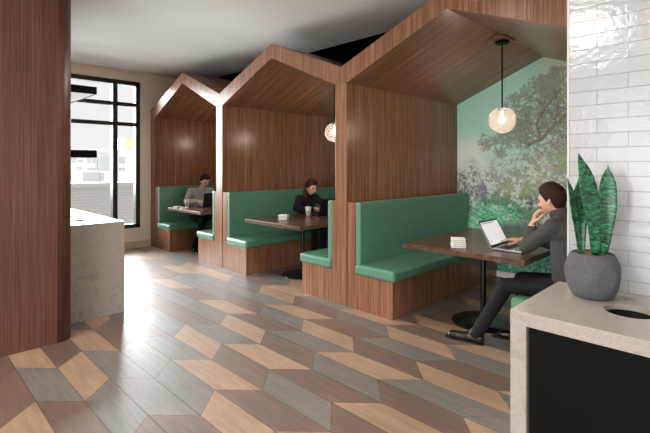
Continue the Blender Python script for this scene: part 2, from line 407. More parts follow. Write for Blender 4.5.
def fbm(x, y, seed, octv=5, gain=.55):
    def vn(x, y, s):
        xi = np.floor(x).astype(np.int64); yi = np.floor(y).astype(np.int64); fx = x-xi; fy = y-yi
        def h(a, b):
            n = (a*374761393+b*668265263+s*974711) & 0x7fffffff
            n = ((n ^ (n >> 13))*1274126177) & 0x7fffffff
            return ((n ^ (n >> 16)) & 0xffff)/65535.
        u = fx*fx*(3-2*fx); v = fy*fy*(3-2*fy)
        return (h(xi, yi)*(1-u)+h(xi+1, yi)*u)*(1-v)+(h(xi, yi+1)*(1-u)+h(xi+1, yi+1)*u)*v
    t = 0; a = 1; n = 0
    for k in range(octv):
        t = t+a*vn(x*2**k+13.7*k, y*2**k+7.1*k, seed+k); n += a; a *= gain
    return t/n
def sm(a, b, x):
    t = np.clip((x-a)/(b-a), 0, 1); return t*t*(3-2*t)
def mural(name, xl, xr, xp, label, mirror=0, step=.008):
    nx = int((xr-xl)/step)+1; nz = int((PEAK_IN-.076)/step)+1
    gx = np.linspace(xl, xr, nx); gz = np.linspace(.076, PEAK_IN, nz)
    X, Zz = np.meshgrid(gx, gz)
    top = np.where(X < xp, EAVE+(PEAK_IN-EAVE)*(X-xl)/(xp-xl), EAVE+(PEAK_IN-EAVE)*(xr-X)/(xr-xp))
    # squash columns under the gable line so the panel fits the roof
    Zc = .076+(Zz-.076)/(PEAK_IN-.076)*(top-.076)
    x = X+(0 if not mirror else 2.42); z = Zc
    C = np.zeros(X.shape+(3,)); 
    def c(h): return np.array(rgb(h)[:3])
    def lay(col, m):
        nonlocal C
        C = C*(1-m[..., None])+c(col)*m[..., None]
    n1 = fbm(x*3, z*3, 1); n2 = fbm(x*9, z*9, 11, 6, .72); n3 = fbm(x*42, z*42, 21, 4, .7); n4 = fbm(x*6+5, z*6, 31)
    C[:] = c('#b4e8d8')
    lay('#dcefe6', sm(.0, .75, 1.95-z+.5*(n1-.5))*.9)
    lay('#edf2ee', sm(-2.4, -2.85, x+.3*(n1-.5))*sm(1.15, 1.35, z)*sm(2.0, 1.7, z)*.8)
    lay('#a6e2d5', sm(.5, .62, n1)*sm(1.75, 2.2, z)*.8)
    lay('#cfd9c6', sm(2.35, 2.62, z)*sm(-2.1, -1.8, x)*.7)
    # twiggy crown: recursive branches
    rd = random.Random(5); segs = []
    def grow(px, pz, ang, ln, w, d):
        qx = px+ln*math.cos(ang); qz = pz+ln*math.sin(ang); segs.append((px, pz, qx, qz, w))
        if d == 0: return
        for k in range(3 if d > 2 else 2):
            grow(qx, qz, ang+rd.uniform(-.85, .85), ln*rd.uniform(.6, .85), w*.6, d-1)
    for (pts, w) in (([(-1.45, 1.2), (-1.5, 1.9), (-1.6, 2.11), (-1.77, 1.96), (-1.92, 1.79), (-2.07, 1.74)], .014),
                     ([(-2.07, 1.74), (-2.26, 1.83), (-2.40, 1.88)], .006), ([(-1.92, 1.79), (-2.15, 1.98), (-2.25, 2.15)], .006), ([(-1.77, 1.96), (-1.72, 2.2), (-1.78, 2.42)], .007), ([(-1.6, 2.11), (-1.62, 2.3), (-1.55, 2.5)], .007),
                     ([(-1.92, 1.79), (-1.97, 2.0), (-1.87, 2.18), (-1.97, 2.3)], .011), ([(-1.87, 2.18), (-1.69, 2.4)], .010),
                     ([(-1.5, 1.9), (-1.45, 2.3), (-1.3, 2.5)], .03), ([(-1.6, 2.11), (-1.55, 2.35)], .018), ([(-1.45, 1.2), (-1.2, 1.7), (-1.0, 2.0)], .03)):
        for a, b in zip(pts, pts[1:]):
            segs.append((a[0], a[1], b[0], b[1], w))
            for t in (.35, .8):
                ang = math.atan2(b[1]-a[1], b[0]-a[0])+rd.choice((-1, 1))*rd.uniform(.5, 1.2)
                grow(a[0]+t*(b[0]-a[0]), a[1]+t*(b[1]-a[1]), ang, .105, .0045, 5)
    br = np.zeros(X.shape)
    for (ax, az, bx_, bz, w) in segs:
        m = w*3+.02
        sel = (x > min(ax, bx_)-m) & (x < max(ax, bx_)+m) & (z > min(az, bz)-m) & (z < max(az, bz)+m)
        if not sel.any(): continue
        xs, zs = x[sel], z[sel]; dx, dz = bx_-ax, bz-az
        t = np.clip(((xs-ax)*dx+(zs-az)*dz)/(dx*dx+dz*dz+1e-9), 0, 1)
        d = np.hypot(xs-ax-t*dx, zs-az-t*dz)+.006*(n3[sel]-.5)
        br[sel] = np.maximum(br[sel], np.clip(1-(d-w)/.008, 0, 1)*(.95 if w > .006 else .75))
    crown = sm(.62, .25, np.hypot((x+1.75)/1.25, (z-1.95)/.95)-.35*(n2-.5)-.25*(n4-.5))
    lay('#9d9197', crown*sm(.5, .62, n3)*.5)
    lay('#74616b', crown*sm(.54, .66, fbm(x*58+9, z*58, 41, 3, .8))*.9)
    lay('#93c7ad', crown*sm(.55, .66, n2)*.55)
    lay('#6b554e', br*.85)
    # foliage masses lower down
    low = sm(1.62, 1.2, z+.45*(n4-.5)-.38*sm(-2.5, -1.6, x))
    lay('#74657a', low*sm(.42, .55, n3*.6+.4*n2)*.9)
    lay('#c5c9c6', low*sm(.54, .66, fbm(x*40, z*40+4, 51, 3, .7))*.45)
    band = np.exp(-((z-(1.3+.62*(x+2.0)))/.24)**2)*sm(-2.6, -2.3, x)
    lay('#97b684', band*sm(.42, .58, n2+.3*(n3-.5)))
    lay('#d3dab2', band*sm(.56, .7, n3)*.7)
    sh = sm(1.18, .98, z+.3*(n2-.5))*sm(.6, .72, z)
    lay('#574a5b', sh*sm(.4, .56, n2+.4*(n3-.5))*.9)
    lay('#6f9678', sh*sm(.55, .66, fbm(x*14, z*14, 61))*.7)
    g = np.exp(-(((x+2.46)/.3)**2+((z-.82)/.15)**2))+np.exp(-(((x+2.8)/.22)**2+((z-.64)/.12)**2))
    lay('#3fbf8a', np.clip(g*1.6, 0, 1)*sm(.36, .52, n3+.2*(n2-.5)))
    lay('#9aebc2', np.clip(g*1.4, 0, 1)*sm(.55, .66, n3))
    wt = sm(.74, .66, z+.05*(n2-.5))*sm(-2.5, -2.35, x)
    lay('#65696b', wt*.85); lay('#b9bfc0', sm(.62, .7, n2)*np.exp(-((z-.73)/.07)**2)*sm(-2.35, -2.2, x)*.8)
    gl = sm(.46, .36, z+.06*(n2-.5))
    lay('#3f9a7a', gl*.95); lay('#9bd3bf', gl*sm(.5, .64, n3)*.8); lay('#1f5f4b', gl*sm(.55, .68, fbm(x*30, z*30, 71, 3))*.7)
    verts = np.stack([X, np.full(X.shape, BY-.003), Zc], -1).reshape(-1, 3)
    idx = np.arange(nx*nz).reshape(nz, nx)
    fc = np.stack([idx[:-1, :-1], idx[:-1, 1:], idx[1:, 1:], idx[1:, :-1]], -1).reshape(-1, 4)
    me = bpy.data.meshes.new(name); me.from_pydata(verts.tolist(), [], fc.tolist())
    a = me.color_attributes.new('paint', 'FLOAT_COLOR', 'POINT')
    a.data.foreach_set('color', np.concatenate([C, np.ones(X.shape+(1,))], -1).astype(np.float32).ravel())
    me.materials.append(M['mural'])
    o = bpy.data.objects.new(name, me); COL.objects.link(o)
    return tag(o, label, 'mural')
mural('wall_mural', POSTS[2]+HW+.001, POSTS[3]-HW-.001, PEAKS[2], 'large green and teal printed tree mural filling the back of the nearest booth')
mural('wall_mural', POSTS[1]+HW+.001, POSTS[2]-HW-.001, PEAKS[1], 'printed tree mural at the back of the middle booth, glimpsed beside its pendant', 1, .016)

# ------------------------------------------------------------------ booth partitions and canopies
pl = ['wooden booth partition at the far end against the cream window wall',
      'wooden booth partition between the far booth and the middle booth',
      'wooden booth partition between the middle booth and the nearest booth',
      'wooden booth partition at the right end of the nearest booth behind the tiled wall']
for k, xc in enumerate(POSTS):
    t = thing('booth_partition', pl[k], 'partition', (xc, FY, 0), 0, 'walnut partitions between the booths')
    obj('panel', box((-HW, .024, 0), (HW, BY-FY-.006, EAVE-.001)), 'wood', t)
    obj('front_post', box((-HW, 0, 0), (HW, .024, EAVE-.001)), 'wood', t, bevel=.002)
cl = ['house-shaped walnut canopy over the far booth beside the window',
      'house-shaped walnut canopy over the middle booth',
      'house-shaped walnut canopy over the nearest and largest booth']
for k in range(3):
    a, b, p = POSTS[k], POSTS[k+1], PEAKS[k]
    e = .0008
    a0 = a+e if k else a-HW; b0 = b-e
    za = VAL if k else VAL-.032
    t = thing('booth_canopy', cl[k], 'canopy', (p, FY, EAVE), 0, 'gabled canopies of the booths')
    def L(q): return (q[0]-p, q[1]-EAVE)
    bm = bmesh.new()
    def mit(s):  # one half of the gable front
        if s < 0: pol = [(a0, EAVE), (a+HW, EAVE), (p, PEAK_IN), (p, PEAK_OUT), (a0, za)]
        else: pol = [(b0, EAVE), (b-HW, EAVE), (p, PEAK_IN), (p, PEAK_OUT), (b0, VAL)]
        bb = bmesh.new(); prism(bb, [L(q) for q in pol], 'y', 0, .024); return bb
    for s in (-1, 1): obj('gable_board', mit(s), 'wood', t)
    d = BY-FY-.006
    for s in (-1, 1):
        if s < 0:
            pol = [(a0, EAVE), (a+HW, EAVE), (p, PEAK_IN), (p, PEAK_OUT), (a0, za)]; ang = math.atan2(p-a-HW, PEAK_IN-EAVE)
        else:
            pol = [(b0, EAVE), (b-HW, EAVE), (p, PEAK_IN), (p, PEAK_OUT), (b0, VAL)]; ang = -math.atan2(b-HW-p, PEAK_IN-EAVE)
        bb = bmesh.new(); prism(bb, [L(q) for q in pol], 'y', .0245, d)
        obj('roof_panel', bb, 'wood', t, rot=Matrix.Rotation(ang, 4, 'Y'))

# ------------------------------------------------------------------ benches
def bench(s, loc, label, bk, dep):
    L = BY-FY-.03
    t = thing('booth_bench', label, 'bench', loc, 0, 'green booth benches')
    def B(x0, x1, y0, y1, z0, z1):
        xs = sorted((s*x0, s*x1)); return box((xs[0], y0, z0), (xs[1], y1, z1))
    obj('back_panel', B(.002, bk, .006, L, 0, 1.09), 'wood', t, bevel=.002)
    obj('base', B(bk, dep, .008, L, 0, .358), 'wood', t, bevel=.002)
    obj('seat_cushion', B(bk+.002, dep+.032, -.014, L, .359, .463), 'vinyl', t, bevel=.03, seg=4)
    obj('back_cushion', B(bk+.001, bk+.062, .004, L, .45, 1.095), 'vinyl', t, bevel=.018, seg=4)
    return t
bn = [('far booth, its end against the window wall partition', 'far booth, backing onto the middle booth'),
      ('middle booth, left side where the woman sits', 'middle booth, right side with its back edge showing'),
      ('nearest booth, long and empty on the left side', 'nearest booth, right side under the seated man')]
for k in range(3):
    bench(1, (POSTS[k]+HW, FY, 0), 'green vinyl bench of the '+bn[k][0], .118, .58)
    bench(-1, (POSTS[k+1]-HW, FY, 0), 'green vinyl bench of the '+bn[k][1], .06, .535 if k < 2 else .64)

# ------------------------------------------------------------------ tables
tw, tl = 1.10, 1.36
def table(loc, label):
    py = -.10
    t = thing('booth_table', label, 'table', loc, 0, 'walnut pedestal tables in the booths')
    obj('tabletop', box((-tw/2, -tl/2, .712), (tw/2, tl/2, .757)), 'table', t, bevel=.004)
    bm = bmesh.new(); lathe(bm, [(.026, .03), (.026, .70)], (-.04, py, 0), n=24); obj('pole', bm, 'black_metal', t, smooth=False)
    bm = bmesh.new(); lathe(bm, [(.285, 0), (.287, .008), (.27, .016), (.05, .03), (.0, .03)], (-.04, py, 0), n=56); obj('base_disc', bm, 'black_metal', t, smooth=True)
    bm = bmesh.new(); bx(bm, (-.3, py-.03, .70), (.3, py+.03, .711)); bx(bm, (-.07, py-.3, .70), (-.01, py-.031, .711)); bx(bm, (-.07, py+.031, .70), (-.01, py+.3, .711)); obj('support_bracket', bm, 'black_metal', t)
    return t
TC = [(-6.62, FY+.68), (-4.33, FY+.68), (-1.80, FY+.68)]
t0 = table((TC[2][0], TC[2][1], 0), 'dark walnut table with black disc base in the nearest booth, holding the open laptop')
dup(t0, (TC[1][0], TC[1][1], 0), 'dark walnut table with black disc base in the middle booth, before the woman')
dup(t0, (TC[0][0], TC[0][1], 0), 'dark walnut table in the far booth by the window, before the man')

# ------------------------------------------------------------------ pendants
def pendant(x, label):
    y = 4.50; zt = PEAK_IN
    t = thing('pendant_lamp', label, 'lamp', (x, y, zt), 0, 'globe pendants in the booths')
    bm = bmesh.new(); prism(bm, [(-.1, -.052), (.1, -.052), (.1, -.0485), (0, -.003), (-.1, -.0485)], 'y', -.125, .125)
    obj('ceiling_block', bm, 'block', t)
    bm = bmesh.new(); lathe(bm, [(.0, -.076), (.064, -.076), (.068, -.07), (.068, -.0525), (0, -.0525)], n=32); obj('ceiling_rose', bm, 'black_matte', t)
    bm = bmesh.new(); lathe(bm, [(.0075, -.74), (.0075, -.07)], n=12); obj('rod', bm, 'black_matte', t)
    bm = bmesh.new(); lathe(bm, [(0, -.772), (.045, -.77), (.05, -.755), (.03, -.738), (.0, -.738)], n=24); obj('cap', bm, 'black_matte', t)
    bm = bmesh.new()
    lathe(bm, [(.138*math.cos(a), -.87+.138*math.sin(a)) for a in [(-90+k*7)*math.pi/180 for k in range(24)]], n=40, cap=False)
    obj('globe', bm, 'globe', t, smooth=True)
    bm = bmesh.new(); lathe(bm, [(0, -.899), (.014, -.896), (.024, -.886), (.028, -.87), (.024, -.856), (.012, -.845), (.009, -.775)], n=20); obj('bulb', bm, 'bulb', t, smooth=True)
    ld = bpy.data.lights.new('bulb_light', 'POINT'); ld.energy = 28; ld.color = (1, .86, .70); ld.shadow_soft_size = .06
    lo = bpy.data.objects.new('bulb_light', ld); COL.objects.link(lo); lo.parent = t; lo.location = (0, 0, -.87)
    return t
pendant(PEAKS[2], 'seeded glass globe pendant on a long black rod in the nearest booth')
pendant(PEAKS[1], 'glowing globe pendant in the middle booth, half hidden by the partition post')
pendant(PEAKS[0], 'globe pendant assumed in the far booth, behind the brightly lit partition post')  # assumed lamp, out of view; inferred from the glow on that booth's partition

# ------------------------------------------------------------------ stone waste counters
def counter(name, label, x0, x1, y0, y1, holes, front, end):
    """front = -1 / +1: which side (y) the cabinet doors face; end: x of the waterfall end"""
    t = thing(name, label, 'counter', ((x0+x1)/2, (y0+y1)/2, 0), 0)
    ox, oy = t.location.x, t.location.y
    o = obj('countertop', box((x0-ox, y0-oy, .893), (x1-ox, y1-oy, .913)), 'quartz', t)
    for hx, hy in holes:
        bm = bmesh.new(); lathe(bm, [(.085, .7), (.085, 1.1)], (hx-ox, hy-oy, 0), n=48); c = obj('cut', bm, 'liner', t)
        md = o.modifiers.new('b', 'BOOLEAN'); md.object = c; md.operation = 'DIFFERENCE'; md.solver = 'EXACT'
        bpy.context.view_layer.update(); baked(o); bpy.data.objects.remove(c)
        bm = bmesh.new(); lathe(bm, [(.0, .45), (.098, .45), (.098, .892)], (hx-ox, hy-oy, 0), n=40, cap=False); obj('bin_chute', bm, 'liner', t, smooth=True)
    md = o.modifiers.new('bev', 'BEVEL'); md.width = .002; md.segments = 2; md.limit_method = 'ANGLE'
    fy = (y0, y0+.02) if front < 0 else (y1-.02, y1)
    obj('apron', box((x0-ox, fy[0]-oy, .861), (x1-ox, fy[1]-oy, .8928)), 'quartz', t)
    exs = (x0, x0+.06) if end == x0 else (x1-.06, x1)
    obj('end_panel', box((exs[0]-ox, y0-oy, 0), (exs[1]-ox, y1-oy, .8605)), 'quartz', t, bevel=.002)
    obj('end_apron', box((exs[0]-ox, (fy[1] if front < 0 else y0)-oy, .861), (exs[0]+.06-ox, (y1 if front < 0 else fy[0])-oy, .8928)), 'quartz', t)
    ya = (y0+.012, y0+.032) if front < 0 else (y1-.032, y1-.012)
    xa, xb = (x0+.066, x1) if end == x0 else (x0, x1-.066)
    n = max(1, round((xb-xa)/.9)); w = (xb-xa)/n
    for k in range(n):
        obj('door', box((xa+k*w+.002-ox, ya[0]-oy, .08), (xa+(k+1)*w-.002-ox, ya[1]-oy, .856)), 'black_matte', t, bevel=.002)
    obj('plinth', box((xa-ox, y0+.05-oy, 0), (xb-ox, y1-.05-oy, .078)), 'black_matte', t)
    return t
counter('waste_counter', 'pale stone counter with black doors and a round hole, in front of the white tiles', -.686, 1.5, 1.703, 2.279, [(-.352, 2.0), (.25, 2.0)], -1, -.686)
counter('waste_counter', 'pale stone counter end beyond the dark wood wall, below the black shelves', -6.6, -4.527, 1.117, 1.671, [(-4.9, 1.39), (-5.37, 1.40)], 1, -4.527)
for z, lb in ((2.205, 'upper black edged shelf on the dark wood wall beside the window'), (1.585, 'lower black edged shelf on the dark wood wall above the stone counter')):
    t = thing('wall_shelf', lb, 'shelf', (-5.6, 1.113, z), 0, 'floating shelves above the far counter')
    obj('shelf_board', box((-.98, 0, -.035), (.98, .30, .035)), 'shelf_under', t)
    obj('edge_band', box((-.98, .3002, -.036), (1.0, .322, .036)), 'black_matte', t)
    obj('edge_band', box((.9802, 0, -.036), (1.0, .30, .036)), 'black_matte', t)

# ------------------------------------------------------------------ potted snake plant
pp = thing('potted_snake_plant', 'mottled green snake plant in a faceted grey concrete pot on the stone counter', 'plant', (-.505, 2.115, .9135))
bm = bmesh.new()
prof = [(0, 0), (.064, 0), (.074, .006)]
for k in range(1, 14):
    z = .006+k*.013; prof.append((.074+.032*math.sin(min(1, z/.185)*math.pi*.92), z))
zt = .187
prof += [(.077, zt), (.072, zt), (.07, zt-.014), (0, zt-.014)]
lathe(bm, prof, n=96)
for v in bm.verts:
    if .012 < v.co.z < .178 and math.hypot(v.co.x, v.co.y) > .073:
        for k in range(7):
            a = 2*math.pi*(k+.1)/7; nx, ny, nz = math.cos(a), math.sin(a), (.12 if k % 2 else -.08)
            dd = v.co.x*nx+v.co.y*ny+(v.co.z-.093)*nz
            if dd > .0985: v.co.x -= nx*(dd-.0985); v.co.y -= ny*(dd-.0985)
obj('pot', bm, 'pot', pp, smooth=True)
bm = bmesh.new(); lathe(bm, [(0, zt-.011), (.071, zt-.011)], n=32, cap=False)
rp = random.Random(2)
for k in range(60):
    a, r = rp.uniform(0, 6.28), .066*math.sqrt(rp.random()); s = rp.uniform(.004, .007)
    mtx = Matrix.Translation((r*math.cos(a), r*math.sin(a), zt-.010)) @ Matrix.Diagonal((s*1.3, s, s*.7, 1))
    bmesh.ops.create_icosphere(bm, subdivisions=1, radius=1, matrix=mtx)
obj('pebble_soil', bm, 'soil', pp)
RV = Vector((1/R2, 1/R2, 0)); DV = Vector((-1/R2, 1/R2, 0))   # camera-ish right / away in plan, used only to aim leaves
def leaf(base, tip, w, face, twist, curl=.25, n=26, bulge=.0):
    bm = bmesh.new(); base = Vector(base); tip = Vector(tip); up = tip-base; rows = []
    fv = Vector((math.cos(face), math.sin(face), 0))
    for i in range(n+1):
        t = i/n
        c = base+up*t+fv*bulge*math.sin(math.pi*t)
        prof = (.34+.66*min(1, t/.55)**.9)*max(0, 1-max(0, (t-.66)/.34)**2.2)
        ww = w*prof*(1+.05*math.sin(9*t+twist*5))
        a = face+twist*(t-.3); side = Vector((-math.sin(a), math.cos(a), 0)); nrm = Vector((math.cos(a), math.sin(a), 0))
        row = []
        for j in range(-3, 4):
            s = j/3; row.append(bm.verts.new(c+side*ww*s+nrm*curl*ww*(s*s)+Vector((0, 0, .004*math.sin(14*t+3*s)))))
        rows.append(row)
    for a, b in zip(rows, rows[1:]):
        for j in range(6): bm.faces.new((a[j], a[j+1], b[j+1], b[j]))
    bmesh.ops.remove_doubles(bm, verts=bm.verts, dist=1e-5)
    o = obj('leaf', bm, 'leaf', pp, smooth=True)
    md = o.modifiers.new('s', 'SOLIDIFY'); md.thickness = .0035; md.offset = 0
    return o
def lp(r, d, z): v = RV*r+DV*d; return (v.x, v.y, z)
FA = math.atan2(-1, 1)       # face pointing at the photographer's side
leaf(lp(-.006, -.03, .175), lp(-.064, -.01, .608), .040, FA+.1, .35, .22, bulge=.02)
leaf(lp(-.05, .0, .178), lp(-.094, .02, .50), .028, FA+.5, .3, .25)
leaf(lp(.044, -.01, .178), lp(.066, .0, .556), .034, FA-.3, -.4, .25, bulge=.015)
leaf(lp(.022, .02, .178), lp(.028, .035, .43), .030, FA+.6, .4, .3)
leaf(lp(-.03, .03, .178), lp(-.03, .05, .50), .032, FA-.2, .4, .3)
leaf(lp(.054, .02, .178), lp(.078, .02, .46), .024, FA-.6, .3, .3)

# ------------------------------------------------------------------ things on the tables
def coaster(loc, rz, label, group):
    t = thing('coaster', label, 'coaster', loc, rz, group)
    obj('card', box((-.057, -.057, 0), (.057, .057, .0125)), 'card', t, bevel=.002)
    obj('gap_shade', box((-.047, -.047, -.0035), (.047, .047, 0)), 'black_matte', t)  # black inset layer, paints the shaded gap between stacked coasters
    return t
proto = None
names = ['bottom', 'second from the bottom', 'middle', 'second from the top', 'topmost']
for (cx, cy, where, grp) in ((-1.86, 3.50, 'nearest table', 'coasters stacked on the nearest table'), (-4.44, 3.67, 'middle table', 'coasters stacked on the middle table')):
    for k in range(5 if cy < 3.6 else 4):
        nm = names[k] if cy < 3.6 else ['bottom', 'second from the bottom', 'second from the top', 'topmost'][k]
        lab = 'white square coaster, '+nm+' of the stack on the '+where
        loc = (cx+rp.uniform(-.003, .003), cy+rp.uniform(-.003, .003), .7610+k*.0165); rz = .62+rp.uniform(-.06, .06)
        if proto is None: proto = coaster(loc, rz, lab, grp)
        else: dup(proto, loc, lab, rz, grp)
def cup(loc, label):
    t = thing('paper_cup', label, 'cup', loc)
    bm = bmesh.new(); lathe(bm, [(0, .004), (.028, .004), (.0285, 0), (.031, 0), (.043, .118), (.0445, .122), (.041, .122), (.029, .006), (0, .006)], n=32); obj('cup_body', bm, 'card', t, smooth=True)
    bm = bmesh.new(); lathe(bm, [(.0425, .118), (.046, .12), (.046, .127), (.041, .131), (.038, .127), (0, .127)], n=32, cap=False); obj('lid', bm, 'white', t, smooth=True)
    # small dark printed mark: a drop shape wrapped on the side that faces the aisle
    bm = bmesh.new(); ring = []
    for k in range(14):
        a = 2*math.pi*k/14; u = .011*math.sin(a)*(1 if math.cos(a) < 0 else .8); h = .062-.014*math.cos(a)*-1
        r = .031+.012*(h/.118)+.0006; th = -.75+u/r
        ring.append(bm.verts.new((r*math.cos(th), r*math.sin(th), h)))
    bm.faces.new(ring); obj('printed_mark', bm, 'keys', t)
    return t
c0 = cup((-4.53, 4.195, .7575), 'white paper cup with a small dark mark on the middle table, before the woman')
dup(c0, (-6.98, 3.62, .7575), 'white paper cup on the far table, in front of the man in grey')
def laptop(loc, rz, label, lean, dark=False):
    """local: hinge along y at x=0, keyboard towards +x"""
    t = thing('laptop', label, 'laptop', loc, rz, None)
    W, Dp = .36, .245; body = 'keys' if dark else 'alu'
    obj('base', box((0, -W/2, .004), (Dp, W/2, .018)), body, t, bevel=.003)
    bm = bmesh.new()
    for r in range(5):
        for k in range(13): bx(bm, (.028+r*.0215, -.145+k*.0225, .0182), (.046+r*.0215, -.126+k*.0225, .0192))
    obj('keyboard', bm, 'keys', t)
    obj('trackpad', box((.15, -.055, .0181), (.232, .055, .0184)), 'alu' if not dark else 'black_matte', t)
    for y in (-.13, .13):
        for xx in (.01, Dp-.03): obj('foot', box((xx, y-.02, 0), (xx+.02, y+.02, .004)), 'keys', t)
    rot = Matrix.Translation((0, 0, .016)) @ Matrix.Rotation(-lean, 4, 'Y')
    obj('lid', box((-.007, -W/2, 0), (0, W/2, .24)), body, t, rot=None).matrix_local = rot
    o = obj('bezel', box((0, -W/2+.002, .004), (.0012, W/2-.002, .238)), 'keys', t); o.matrix_local = rot
    bm = bmesh.new()
    def q(y0, y1, z0, z1, x, mi):
        f = bm.faces.new([bm.verts.new(p) for p in ((x, y0, z0), (x, y1, z0), (x, y1, z1), (x, y0, z1))]); f.material_index = mi
    q(-W/2+.014, W/2-.014, .022, .226, .0016, 0)
    q(-W/2+.02, W/2-.08, .211, .219, .0018, 2)
    rl = random.Random(8)
    for k in range(9):
        z = .195-k*.017
        for c_ in range(3):
            y0 = -W/2+.03+c_*.1; q(y0, y0+rl.uniform(.03, .08), z, z+.0035, .0018, 1)
    q(-W/2+.03, -W/2+.09, .048, .054, .0018, 2)
    o = obj('display', bm, ['screen', 'screen_text', 'screen_bar'], t); o.matrix_local = rot
    return t
laptop((-1.605, 3.775, .7575), .0, 'open silver laptop with a lit white page on the nearest table', .5)
laptop((-6.70, 3.93, .7575), math.pi, 'dark laptop on the far table, its back to the aisle post', .3, True)
laptop((-4.43, 4.47, .7575), math.pi, 'dark laptop on the middle table in front of the woman', .35, True)
for k, (x, y, rz) in enumerate([(-7.08, 3.50, .2), (-6.80, 3.47, -.3)]):
    tag(obj('folded_napkin', box((-.06, -.06, 0), (.06, .06, .012)), 'card', bevel=.003), ['white folded napkin at the near left corner of the far table', 'white folded napkin right of the paper cup on the far table'][k], 'napkin').matrix_world = Matrix.Translation((x, y, .7575)) @ Matrix.Rotation(rz, 4, 'Z')

# ------------------------------------------------------------------ people
def blob(name, bones, mats, parent, voxel, extra=None, smooth=6):
    bm = bmesh.new()
    for (p, q, r0, r1) in bones: capsule(bm, p, q, r0, r1)
    if extra: extra(bm)
    bmesh.ops.recalc_face_normals(bm, faces=bm.faces)
    o = obj(name, bm, mats, parent)
    md = o.modifiers.new('r', 'REMESH'); md.mode = 'VOXEL'; md.voxel_size = voxel; md.use_smooth_shade = True
    md = o.modifiers.new('s', 'SMOOTH'); md.factor = .5; md.iterations = smooth
    bpy.context.view_layer.update(); baked(o)
    for p in o.data.polygons: p.use_smooth = True
    return o
def headshape(d, off=0.0, hair=False):
    """d: unit direction, +x face, +z crown -> point on the head (metres)"""
    x, y, z = d
    a, b, c = .098, .076, .122
    px, py, pz = a*x, b*y, c*z
    if z < 0:
        t = -z
        py *= 1-.32*t**1.4
        if x < 0: px *= 1-.42*t
        else: px *= 1-.05*t
    if x > 0 and z > .0: px *= 1-.10*z
    if x > 0:
        g = lambda yy, zz, sy, sz: math.exp(-((py-yy)/sy)**2-((pz-zz)/sz)**2)
        if not hair:
            px += .024*g(0, -.030, .013, .015)+.012*g(0, -.008, .009, .024)
            px += .007*(g(.03, .018, .022, .010)+g(-.03, .018, .022, .010))
            px -= .010*(g(.031, -.002, .015, .011)+g(-.031, -.002, .015, .011))
            px += .008*g(0, -.064, .022, .006)+.008*g(0, -.074, .020, .006)-.005*g(0, -.0695, .03, .003)
            px += .010*g(0, -.103, .024, .016)
            px += .004*(g(.045, -.03, .02, .02)+g(-.045, -.03, .02, .02))
    v = Vector((px, py, pz))
    return v+Vector(d)*off
def sph(fn, nu=72, nv=48):
    bm = bmesh.new(); rings = []
    for j in range(nv+1):
        th = -math.pi/2+math.pi*j/nv
        if j in (0, nv): rings.append([bm.verts.new(fn((0, 0, -1 if j == 0 else 1)))]); continue
        rings.append([bm.verts.new(fn((math.cos(th)*math.cos(2*math.pi*k/nu), math.cos(th)*math.sin(2*math.pi*k/nu), math.sin(th)))) for k in range(nu)])
    for a, b in zip(rings, rings[1:]):
        for k in range(nu):
            k2 = (k+1) % nu
            if len(a) == 1: bm.faces.new((a[0], b[k2], b[k]))
            elif len(b) == 1: bm.faces.new((a[k], a[k2], b[0]))
            else: bm.faces.new((a[k], a[k2], b[k2], b[k]))
    return bm
def merge(dst, src, mtx):
    src.transform(mtx); me = bpy.data.meshes.new('tmp'); src.to_mesh(me); src.free(); dst.from_mesh(me); bpy.data.meshes.remove(me)
def add_head(bm, mtx):
    merge(bm, sph(lambda d: headshape(d)), mtx)
    for s in (-1, 1):
        e = sph(lambda d: Vector((-.008+.018*d[0]-.006*d[2], s*(.076+.008*d[1]+.006*(d[0] < 0)), -.012+.031*d[2])), 16, 12)
        bmesh.ops.recalc_face_normals(e, faces=e.faces); merge(bm, e, mtx)
def hair_mesh(name, mat, mtx, parent, low_back, fringe, thick, extra=None):
    def fn(d):
        x, y, z = d
        base = headshape(d, 0, True)
        # hairline: front at forehead, sides drop in front of the ear, nape low at the back
        az = math.atan2(abs(y), x)      # 0 front .. pi back
        line = fringe if az < .8 else (fringe+(.0-fringe)*(az-.8)/.55 if az < 1.35 else (-.02 if az < 1.75 else low_back))
        if 1.75 <= az < 2.1: line = -.02+(low_back+.02)*(az-1.75)/.35
        k = max(-1, min(1, (base.z-line)/.02))
        off = thick*(.5+.5*k)-.012*(.5-.5*k)
        off += .0035*mnoise.noise(Vector((x*9, y*9, z*4)))*(k > 0)
        if z > .3: off += .004
        return base+Vector(d)*off
    bm = sph(fn, 80, 56)
    if extra: extra(bm)
    bmesh.ops.recalc_face_normals(bm, faces=bm.faces)
    bm.transform(mtx)
    return obj(name, bm, mat, parent, smooth=True)
def eyes(mtx, parent):
    for s in (-1, 1):
        bm = bmesh.new(); bmesh.ops.create_uvsphere(bm, u_segments=16, v_segments=12, radius=.0105, matrix=mtx @ Matrix.Translation((.0815, s*.031, -.003)))
        obj('eye', bm, 'eye', parent, smooth=True)
def brow(mtx, parent, mat):
    for s in (-1, 1):
        bm = bmesh.new()
        for k in range(4):
            y0, y1 = .016+k*.008, .024+k*.008
            capsule(bm, mtx @ Vector((.0965-.09*y0*y0*10, s*y0, .018)), mtx @ Vector((.0965-.09*y1*y1*10, s*y1, .018)), .0032, .003, 8)
        obj('eyebrow', bm, mat, parent, smooth=True)
